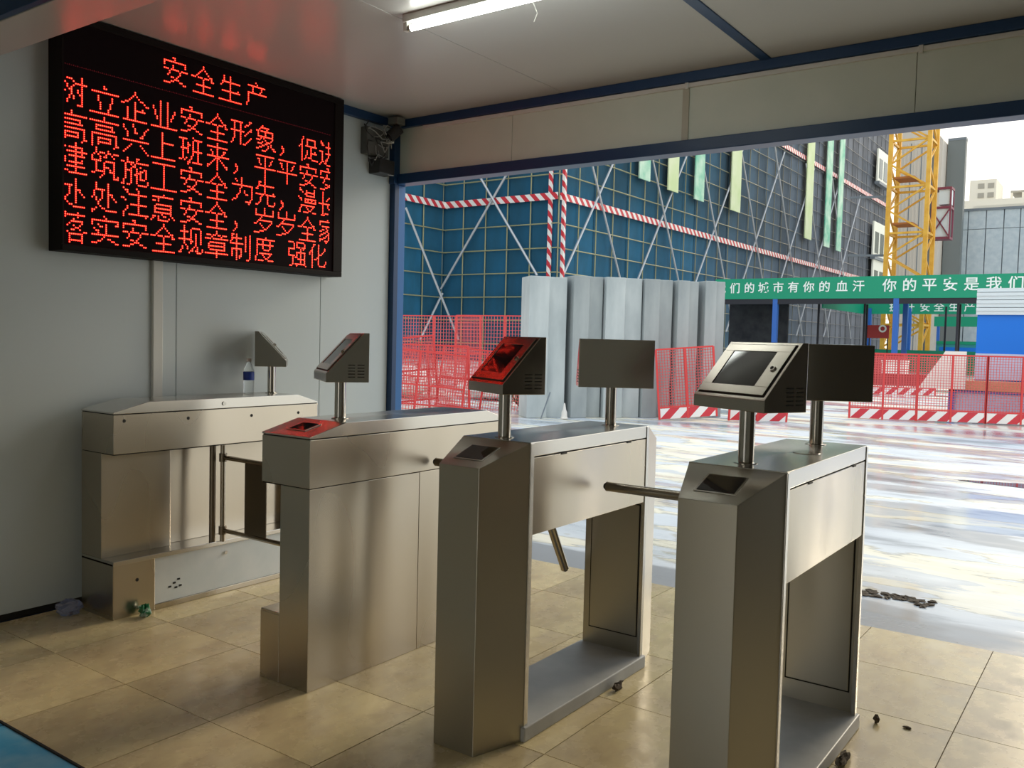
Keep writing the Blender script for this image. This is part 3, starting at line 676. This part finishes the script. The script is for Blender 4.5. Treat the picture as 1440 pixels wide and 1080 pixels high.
for k, lab in enumerate(('distant red fence panel seen through the yard fence, left one', 'distant red fence panel behind the paired fence posts')):
    fence(FP3, (-8.9 + k * 2.22 * math.cos(R(29)), 27.2 + k * 2.22 * math.sin(R(29)), 0), R(29), lab, 'second red fence row')
q = MB(); q.box(0, 4.4, -.02, .02, .28, .62)
tag(put(q.build('red_board', M['red_board']), (-8.9, 27.35, 0), R(29)), 'long dark red board behind the second fence row', 'board')
# cluster of fences left, seen through the opening
FP4 = fence_parts(1.9, 1.25, .055, .0042, kick=False)
LC = [(-12.3, 13.1, 4, (R(4), 0), 'red mesh fence panel closest to the blue door post'), (-11.6, 13.65, 16, (R(-6), R(5)), 'tilted red mesh fence behind the console with the red screen'),
      (-11.3, 11.3, 62, (0, R(6)), 'red mesh fence panel standing edge on among the tangle'), (-11.9, 11.2, 52, (R(5), R(-6)), 'red mesh fence panel leaning left in the tangle')]
for x, y, a_, ln, lab in LC: fence(FP4, (x, y, 0), R(a_), lab, 'tangle of red fences', ln)
FP5 = fence_parts(3.0, 2.0, .09, .005, kick=False)
for k, (x, y, a_, lab) in enumerate(((-17.6, 18.6, 8, 'taller red mesh fence behind the tangle, left part'), (-14.9, 18.3, 6, 'taller red mesh fence behind the tangle, right part'))): fence(FP5, (x, y, 0), R(a_), lab, 'tall red fences')
for k, (x, y, sx, sz, lab) in enumerate(((-14.2, 15.3, 1.0, .75, 'heap of pale sacks behind the red fences by the door post'), (-12.2, 16.3, .9, .42, 'low pale sand heap behind the tangle of red fences'), (-10.3, 16.0, .7, .35, 'small pale rubble heap left of the concrete pillars'))):
    tag(put(rag(40 + k, sx, sx * .6, sz, 16, 8, .12).build('sack_heap' if k == 0 else 'rubble_heap', M['sack']), (x, y, 0)), lab, 'heap')
t = thing('dry_shrub', 'tangled dry green brown shrub in front of the pillars', 'shrub', (-10.35, 14.85, .0))
rn = random.Random(8); q = MB(); st = MB()
for k in range(26):
    a_ = rn.uniform(0, 2 * PI); p1 = Vector((math.cos(a_) * rn.uniform(.1, .55), math.sin(a_) * .35, rn.uniform(.3, .8)))
    st.tube((0, 0, 0), p1, .012, 4, .004)
    for j in range(16):
        c_ = p1 * rn.uniform(.5, 1.05) + Vector((rn.uniform(-.09, .09), rn.uniform(-.09, .09), rn.uniform(-.07, .07))); u = Vector((rn.uniform(-1, 1), rn.uniform(-1, 1), rn.uniform(-1, 1))).normalized() * .04; v = u.cross(Vector((0, 0, 1))).normalized() * .02
        q.add([c_ - u, c_ + v, c_ + u, c_ - v], [(0, 1, 2, 3)])
st.build('branches', M['soil'], t); q.build('leaves', M['leaf_green'], t, kind='stuff')
tag(put(rag(50, .42, .3, .5, 14, 8, .2).build('rubbish_heap', M['red_board']), (-9.35, 14.35, 0)), 'dark red rubbish heap at the foot of the first pillar', 'heap')
# long puddle-side debris in the yard
t = thing('mud_ridge', 'dark strip of churned mud on the bright yard just outside the tiles', 'mud', (-1.24, 5.30, -.012))
rn = random.Random(4)
for k in range(28):
    tag_ = put(rag(60 + k, .03, .022, .010, 8, 4, .5).build('mud_clod', M['soil'], t), ((k // 2) * .028, rn.uniform(-.07, .07) - k * .001, 0), rn.uniform(0, 3))
m = mat('puddle_water', (.05, .06, .07), .03); M['puddle'] = m
def puddle(x, y, rx, ry, rz, seed, lab):
    rn = random.Random(seed); q = MB(); n = 28; ph = [rn.uniform(0, 6) for _ in range(3)]
    q.prism([((1 + .18 * math.sin(2 * a + ph[0]) + .1 * math.sin(5 * a + ph[1])) * rx * math.cos(a), (1 + .2 * math.sin(3 * a + ph[2])) * ry * math.sin(a)) for a in [2 * PI * i / n for i in range(n)]], 0, .003)
    tag(put(q.build('puddle', M['puddle']), (x, y, -.012), rz), lab, 'puddle')
puddle(-1.0, 10.65, .45, .16, R(4), 1, 'small dark blue puddle far out on the bright yard')

# booth with corrugated fascia
t = thing('site_booth', 'blue and white booth with corrugated white fascia behind the red fence', 'booth', (-2.75, 20.25, 0))
q = MB(); q.box(0, 9.4, 0, 2.4, .0, 2.15); q.build('blue_wall', M['cabin_blue'], t)
q = MB()
for k in range(7): q.box(-.02, 9.45, -.06 - (.02 if k % 2 else 0), .4, 2.14 + k * .0765, 2.14 + (k + 1) * .0765 - (.012 if k % 2 else 0))
q.build('corrugated_fascia', M['cabin_white'], t)
q = MB(); q.box(.0, 3.4, -.03, 0, .82, 1.35); q.build('pale_panel', M['cabin_pale'], t)
q = MB(); q.box(-.40, 3.4, -.5, 0, .60, .80); q.build('counter', M['orange'], t, bevel=.01)
q = MB(); q.box(-.30, 3.4, -.42, -.02, .05, .58); q.build('counter_front', M['cabin_pale'], t)
for x0, x1, z0, z1 in ((-.40, -.28, 0, .60), (-.40, 3.4, .555, .60)):
    q = MB(); q.box(x0, x1, -.46, -.40, z0, z1); q.build('counter_frame', M['post_blue'], t)
q = MB(); q.prism([(-.95, .62), (-.35, .62), (-.10, .62), (-.10, 1.38), (-.48, 1.38)], .3, .38, 'y')
o = q.build('white_sheet', M['white_tarp'], t); o.location = (.03, -1.0, 0); o['label'] = 'bright white slanted sheet leaning over the counter'

# canopy walkway with slogan banners
def text_mesh(s, size, m, name='lettering'):
    c = bpy.data.curves.new(name, 'FONT'); c.body = s; c.size = size; c.extrude = .004; c.offset = .012 * size; c.align_x = 'CENTER'; c.align_y = 'CENTER'
    o = bpy.data.objects.new(name, c); C.objects.link(o); bpy.context.view_layer.update()
    me = bpy.data.meshes.new_from_object(o); bpy.data.objects.remove(o); me.materials.clear(); me.materials.append(m); return me
t = thing('slogan_canopy', 'covered walkway on blue posts with a long green slogan banner across its front', 'canopy', (-20.0, 48.0, 0))
q = MB(); q.box(0, 17.0, -.05, .05, 3.98, 5.12); q.build('banner', M['banner'], t)
q = MB(); q.box(0, 17.0, .05, 6, 4.9, 5.02); q.build('roof', M['dark_roof'], t)
q = MB(); q.box(0, 17.0, -.02, .15, 3.70, 3.98); q.build('roof_beam', M['dark_roof'], t)
for ch, x in zip('我们的城市有你的血汗你的平安是我们', (-19.66, -18.82, -17.98, -17.18, -16.35, -15.52, -14.69, -13.86, -12.96, -12.12, -10.60, -9.65, -8.72, -7.78, -6.84, -5.88, -4.95)):
    k = .62 if x < -12 else .70
    o = link('letter', text_mesh(ch, k * (1.0), M['letter']), t, (x + 20.0, -.06, 4.55 + (x + 20) * .004), (PI / 2, 0, 0))
PB = MB(); PB.box(-.13, .13, -.13, .13, 0, 3.98); pm = PB.mesh('post', M['post_blue'])
for x, y in ((.1, .1), (3.5, .1), (9.75, .1), (15.9, .1), (5.6, 12), (8.0, 12), (9.0, 6), (13.5, 12), (.1, 12)): link('post', pm, t, (x, y, 0))
PB = MB(); PB.box(-.05, .05, -.05, .05, 0, 3.95); pm = PB.mesh('thin_post', M['dark_roof'])
for x, y in ((5.0, 3), (6.9, 6), (7.5, 3), (8.4, 9), (11.8, 6), (12.6, .1), (10.6, 9), (15.0, 9)): link('thin_post', pm, t, (x, y, 0))
q = MB(); q.box(0, 3.5, 2.2, 2.4, .9, 3.95); q.build('dark_screen', M['dark_mesh'], t)
q = MB(); q.box(0, 3.9, .3, .45, .55, .95); q.build('lower_board', M['cabin_white'], t)
t = thing('inner_banner', 'second green slogan banner deeper inside the walkway', 'banner', (-14.8, 60.0, 0))
q = MB(); q.box(0, 9.5, -.04, .04, 3.62, 4.5); q.build('banner', M['banner'], t)
q = MB(); q.box(-.04, .04, -9, 0, 3.62, 4.5); q.build('side_banner', M['banner'], t)
for ch, x in zip('提升安全生产水平', (-12.9, -12.0, -11.1, -10.3, -9.45, -8.6, -7.75, -6.9)):
    link('letter', text_mesh(ch, .62, M['letter']), t, (x + 14.8, -.05, 4.02), (PI / 2, 0, 0))
t = thing('far_banner', 'small far teal banner under the walkway roof', 'banner', (-13.0, 74.0, 0))
q = MB(); q.box(0, 7.5, -.04, .04, 3.2, 3.95); q.build('banner', M['banner'], t)
for x in (.2, 5.0):
    q = MB(); q.box(x, x + .2, 0, .2, 0, 3.2); q.build('post', M['post_blue'], t)
t = thing('round_sign', 'dark red board with a white ring hung under the walkway', 'sign', (-12.4, 54.0, 0))
q = MB(); q.box(-.65, .55, 0, .05, 2.0, 2.75); q.build('board', M['red_board'], t)
q = MB(); pts = [(.22 * math.cos(a), .22 * math.sin(a)) for a in [2 * PI * i / 24 for i in range(24)]]
vs = [(.2 + p[0], -.02, 2.55 + p[1]) for p in pts] + [(.2 + p[0] * .55, -.02, 2.55 + p[1] * .55) for p in pts]
q.add(vs, [(i, (i + 1) % 24, 24 + (i + 1) % 24, 24 + i) for i in range(24)]); q.build('white_ring', M['letter'], t)
for x in (-.55, .45):
    q = MB(); q.box(x, x + .06, .02, .08, 0, 2.2); q.build('post', M['dark_roof'], t)
t = thing('teal_container', 'teal and blue container low behind the walkway posts', 'container', (-11.2, 64.9, 0))
q = MB(); q.box(0, 5.2, 0, 2.2, .3, 1.8); q.build('body', M['teal'], t)
q = MB(); q.box(.2, 3.0, -.04, 0, 1.0, 1.6); q.build('blue_panel', M['cabin_blue'], t)
q = MB(); q.box(0, 5.2, -.05, 2.2, 1.8, 2.0); q.build('lid', M['banner'], t)
q = MB(); q.box(0, 9.0, -.1, .1, 0, 1.35)
t_ = q.build('green_barrier', M['banner']); tag(put(t_, (-13.6, 56.0, 0)), 'long low green barrier across the walkway', 'barrier')
for k, (x, y, sx, sy, h, mm, lab) in enumerate(((-14.3, 52.5, 1.7, .8, 1.5, 'cabin_white', 'white equipment crate under the walkway'), (-12.0, 44.0, 1.6, .9, .9, 'cabin_pale', 'pale purple crate in front of the walkway post'), (-8.7, 40.0, 1.2, .9, 1.1, 'red_board', 'dark red wrapped stack behind the paired fence posts'), (-7.2, 34.0, .8, .6, .9, 'white_tarp', 'small white crate behind the fences'))):
    q = MB(); q.box(-sx / 2, sx / 2, -sy / 2, sy / 2, 0, h); q.box(-sx / 2 - .03, sx / 2 + .03, -sy / 2 - .03, sy / 2 + .03, h, h + .08)
    tag(put(q.build('crate', M[mm], bevel=.02), (x, y, 0)), lab, 'crate')

# ================================================================ SCAFFOLDED BUILDING
XC, YB, YE, XI, HT = -29.04, 45.0, 131.0, -37.85, 34.0
t = thing('scaffolded_building', 'large building wrapped in blue safety nets and scaffold poles', 'building', (XC, YB, 0))
q = MB(); q.box(-60, -.5, .5, YE - YB, 0, HT); q.box(-60, XI - XC - .5, -30, .5, 0, HT); q.build('wall', M['dark_mesh'], t)
# safety nets, one sheet per bay
bay = 2.22; ny = int((YE - YB) / bay)
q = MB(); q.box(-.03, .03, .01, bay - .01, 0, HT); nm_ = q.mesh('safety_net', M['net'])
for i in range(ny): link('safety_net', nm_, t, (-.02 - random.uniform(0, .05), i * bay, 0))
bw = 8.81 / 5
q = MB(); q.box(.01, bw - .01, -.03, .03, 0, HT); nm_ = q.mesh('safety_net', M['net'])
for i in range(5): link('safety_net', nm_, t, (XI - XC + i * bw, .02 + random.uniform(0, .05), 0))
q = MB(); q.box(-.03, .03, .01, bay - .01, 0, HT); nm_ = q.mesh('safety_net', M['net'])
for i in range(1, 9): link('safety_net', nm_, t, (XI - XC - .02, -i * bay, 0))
# uprights
q = MB(); q.tube((0, 0, 0), (0, 0, HT), .042, 6); pm = q.mesh('scaffold_upright', M['pole'])
for i in range(ny + 1): link('scaffold_upright', pm, t, (.14, i * bay + random.uniform(-.12, .12), 0))
for i in range(5): link('scaffold_upright', pm, t, (XI - XC + i * bw + random.uniform(-.05, .05), -.14, 0))
for i in range(1, 9): link('scaffold_upright', pm, t, (XI - XC + .14, -i * bay, 0))
# ledgers
rows_z = [1.1 + 1.47 * k for k in range(23)]
q = MB(); q.tube((.2, 0, 0), (.2, YE - YB, 0), .042, 6); l1 = q.mesh('scaffold_ledger', M['pole'])
q = MB(); q.tube((XI - XC, -.2, 0), (.2, -.2, 0), .042, 6); l2 = q.mesh('scaffold_ledger', M['pole'])
q = MB(); q.tube((XI - XC + .2, -20, 0), (XI - XC + .2, 0, 0), .042, 6); l3 = q.mesh('scaffold_ledger', M['pole'])
for z in rows_z:
    for l_ in (l1, l2, l3): link('scaffold_ledger', l_, t, (0, 0, z))
# crossed braces
def brace(p0, p1, r=.075):
    q = MB(); q.tube(p0, p1, r, 6); q.build('brace_tube', M['brace'], t)
for k in range(7):
    y = -.2 + k * 9.4
    brace((.32, y - 1.5, 2.5), (.32, y + 11.5, 2.5 + 17.5)); brace((.42, y + 9.5, 2.5), (.42, y - 1.0, 2.5 + 17.5))
brace((-8.6, -.45, 4.6), (-2.7, -.5, 12.6)); brace((-.9, -.60, 5.3), (-6.0, -.65, 12.4)); brace((-8.50, -4.1, 9.4), (-6.9, -.6, 1.3)); brace((-8.45, -.45, 4.3), (-8.45, -2.6, 1.2))
# striped warning tapes
def tape(x0, x1, y0, y1, z0, z1):
    q = MB(); q.box(x0, x1, y0, y1, z0, z1); q.build('warning_tape', M['tape'], t)
for z in (9.85,): 
    tape(.22, .30, 0, 78, z, z + .42); tape(XI - XC, .2, -.30, -.22, z, z + .42); tape(XI - XC + .22, XI - XC + .30, -20, 0, z, z + .42)
tape(.22, .30, 0, 82, 20.4, 20.85)
tape(-.42, -.22, -.32, -.12, 4.2, HT); tape(.25, .45, .15, .35, 4.2, HT)
# hanging drapes
for y0, y1, zb, mk in ((54.5, 56.1, 12.65, 'green_drape'), (59.0, 60.7, 12.55, 'lime_drape'), (63.7, 65.4, 12.55, 'green_drape'), (71.0, 73.1, 12.7, 'lime_drape'), (91.0, 93.2, 12.5, 'lime_drape'), (97.8, 99.8, 12.35, 'green_drape'), (102.5, 104.3, 12.35, 'green_drape')):
    q = MB(); q.box(.45, .55, y0 - YB, y1 - YB, zb, HT); q.build('drape', M[mk], t)
# window openings
for y0, y1, z0, z1 in ((119.0, 124.6, 22.7, 26.85), (118.4, 124.6, 13.15, 17.6), (118.7, 124.9, 8.0, 12.8)):
    q = MB(); q.box(.5, .7, y0 - YB, y1 - YB, z0, z1); wn = q.build('window', M['win_white'], t)
    for u in (.12, .56):
        q = MB(); q.box(.68, .74, y0 - YB + (y1 - y0) * u, y0 - YB + (y1 - y0) * (u + .3), z0 + .5, z0 + (z1 - z0) * .72); q.build('pane', M['win_dark'], wn)
    q = MB(); q.box(.4, 1.0, y0 - YB - .2, y1 - YB + .2, z0 - .35, z0); q.build('sill', M['mullion'], wn)

# yellow lattice mast
t = thing('lattice_mast', 'tall yellow steel lattice mast of a tower crane', 'crane mast', (-14.0, 62.0, 0)); W_ = 2.35
q = MB(); q.bar((0, 0, 0), (0, 0, 30), .13); cm = q.mesh('mast_leg', M['yellow'])
for x, y in ((0, 0), (W_, 0), (0, W_), (W_, W_)): link('mast_leg', cm, t, (x, y, 0))
q = MB(); q.bar((0, 0, 0), (W_, 0, 0), .07); hb = q.mesh('mast_strut', M['yellow'])
q = MB(); q.bar((0, 0, 0), (W_, 0, 1.5), .055); dg = q.mesh('mast_diagonal', M['yellow'])
for k in range(20):
    z = k * 1.5
    for y in (0, W_):
        if k % 2 == 0: link('mast_strut', hb, t, (0, y, z))
        link('mast_diagonal', dg, t, (0 if k % 2 else W_, y, z), (0, 0, 0 if k % 2 else PI))
    for x in (0, W_):
        if k % 2 == 0: link('mast_strut', hb, t, (x, 0, z), (0, 0, PI / 2))
        link('mast_diagonal', dg, t, (x, 0 if k % 2 else W_, z), (0, 0, PI / 2 if k % 2 else -PI / 2))
for z in (5.2, 9.6, 12.6):
    q = MB(); q.box(.2, W_ * .62, .3, W_ - .3, z, z + .12); q.build('mast_platform', mat('mast_platform_rust', (.42, .16, .04), .7), t)
for z in (7.6, 11.5):
    q = MB(); q.bar((-2.6, .5, z + .1), (0, .5, z), .07); q.build('tie_bar', M['mullion'], t)
# towers and facade behind
t = thing('clad_tower', 'tall beige ribbed tower behind the yellow mast', 'tower', (-17.4, 80.0, 0))
q = MB(); q.prism([(0, 0), (3.35, 0), (3.35, 18.7), (2.7, 19.6), (0, 19.6)], 0, 3, 'y'); q.build('wall', M['beige_clad'], t)
for k in range(12):
    q = MB(); q.box(.1 + k * .275, .16 + k * .275, -.06, 0, 0, 18.6); q.build('rib', M['mullion'] if k % 3 == 0 else M['beige_clad'], t)
t = thing('grey_tower', 'dark grey windowless tower slab right of the ribbed tower', 'tower', (-13.98, 81.8, 0))
q = MB(); q.box(0, 1.35, 0, .8, 0, 19.0); q.build('wall', M['grey_clad'], t)
q = MB(); q.box(0, 1.37, -.02, .82, 18.9, 19.1); q.build('coping', M['mullion'], t)
t = thing('hoist_cage', 'maroon builders hoist cage climbing beside the yellow mast', 'hoist', (-12.15, 66.0, 0))
q = MB(); q.bar((-.1, .5, 0), (-.1, .5, 19), .12); q.build('rail_mast', M['mullion'], t)
for z in (8.95, 11.0, 12.3):
    q = MB(); q.box(0, 1.25, 0, 1.2, z, z + .16); q.build('deck', M['hoist'], t)
for x in (0, 1.15):
    for y in (0, 1.1):
        q = MB(); q.bar((x + .05, y + .05, 8.95), (x + .05, y + .05, 12.4), .05); q.build('cage_post', M['hoist'], t)
q = MB(); q.box(.15, 1.1, .1, 1.0, 9.1, 11.0); q.build('cage_panel', M['cabin_white'], t)
q = MB(); q.box(.45, 1.2, .1, .9, 11.3, 12.3); q.build('cab', M['cabin_white'], t)
q = MB(); q.bar((0, 0, 9.1), (1.2, 0, 11.0), .04); q.bar((1.2, 0, 9.1), (0, 0, 11.0), .04); q.build('cage_brace', M['hoist'], t)
t = thing('panel_facade', 'wide pale blue perforated panel facade at the back of the yard', 'building', (-13.75, 85.0, 0))
q = MB(); q.box(1.9, 37, .12, 8, 0, 13.5); q.box(-.1, 1.9, .12, .3, 0, 13.5); q.build('wall', M['mullion'], t)
x = 0.0; pxs = [0, 1.12, 2.49, 3.83, 5.04] + [5.04 + 1.28 * k for k in range(1, 26)]
for a_, b_ in zip(pxs[:-1], pxs[1:]):
    for z0, z1 in ((0, 5.9), (5.95, 11.8), (11.85, 13.4)):
        q = MB(); q.box(a_ + .04, b_ - .04, 0, .12, z0, z1); q.build('facade_panel', M['pale_panel'], t)
q = MB(); q.box(-.1, 37, -.1, .12, 13.4, 13.6); q.build('coping', M['mullion'], t)
t = thing('distant_building', 'pale hazy block with small windows above the facade', 'building', (-23.8, 160.0, 0))
q = MB(); q.box(0, 3.8, 0, 8, 0, 28.9); q.box(-2, 9, -.5, 7, 0, 25.6); q.build('wall', M['far_white'], t)
for x, z in ((1.2, 26.0), (1.2, 27.5), (2.6, 26.0), (2.6, 27.5)):
    q = MB(); q.box(x, x + .9, -.08, .0, z, z + .8); q.build('window', M['far_win'], t)
t = thing('unfinished_building', 'hazy unfinished concrete frame at the far right skyline', 'building', (-19.3, 172.0, 0))
for z in (24.0, 26.4, 28.4):
    q = MB(); q.box(0, 9, 0, 6, z, z + .35); q.build('slab', M['far_win'] if z > 25 else M['far_white'], t)
q = MB(); q.box(0, 9, .1, 6, 0, 24); q.build('wall', M['far_white'], t)
for k in range(6):
    q = MB(); q.box(k * 1.7, k * 1.7 + .35, 0, .4, 24, 28.4); q.build('column', M['far_white'], t)
t = thing('terrace_block', 'low cream block right behind the pale facade', 'building', (-14.5, 100.0, 0))
q = MB(); q.box(0, 50, 0, 8, 0, 16.0); q.build('wall', M['far_white'], t)
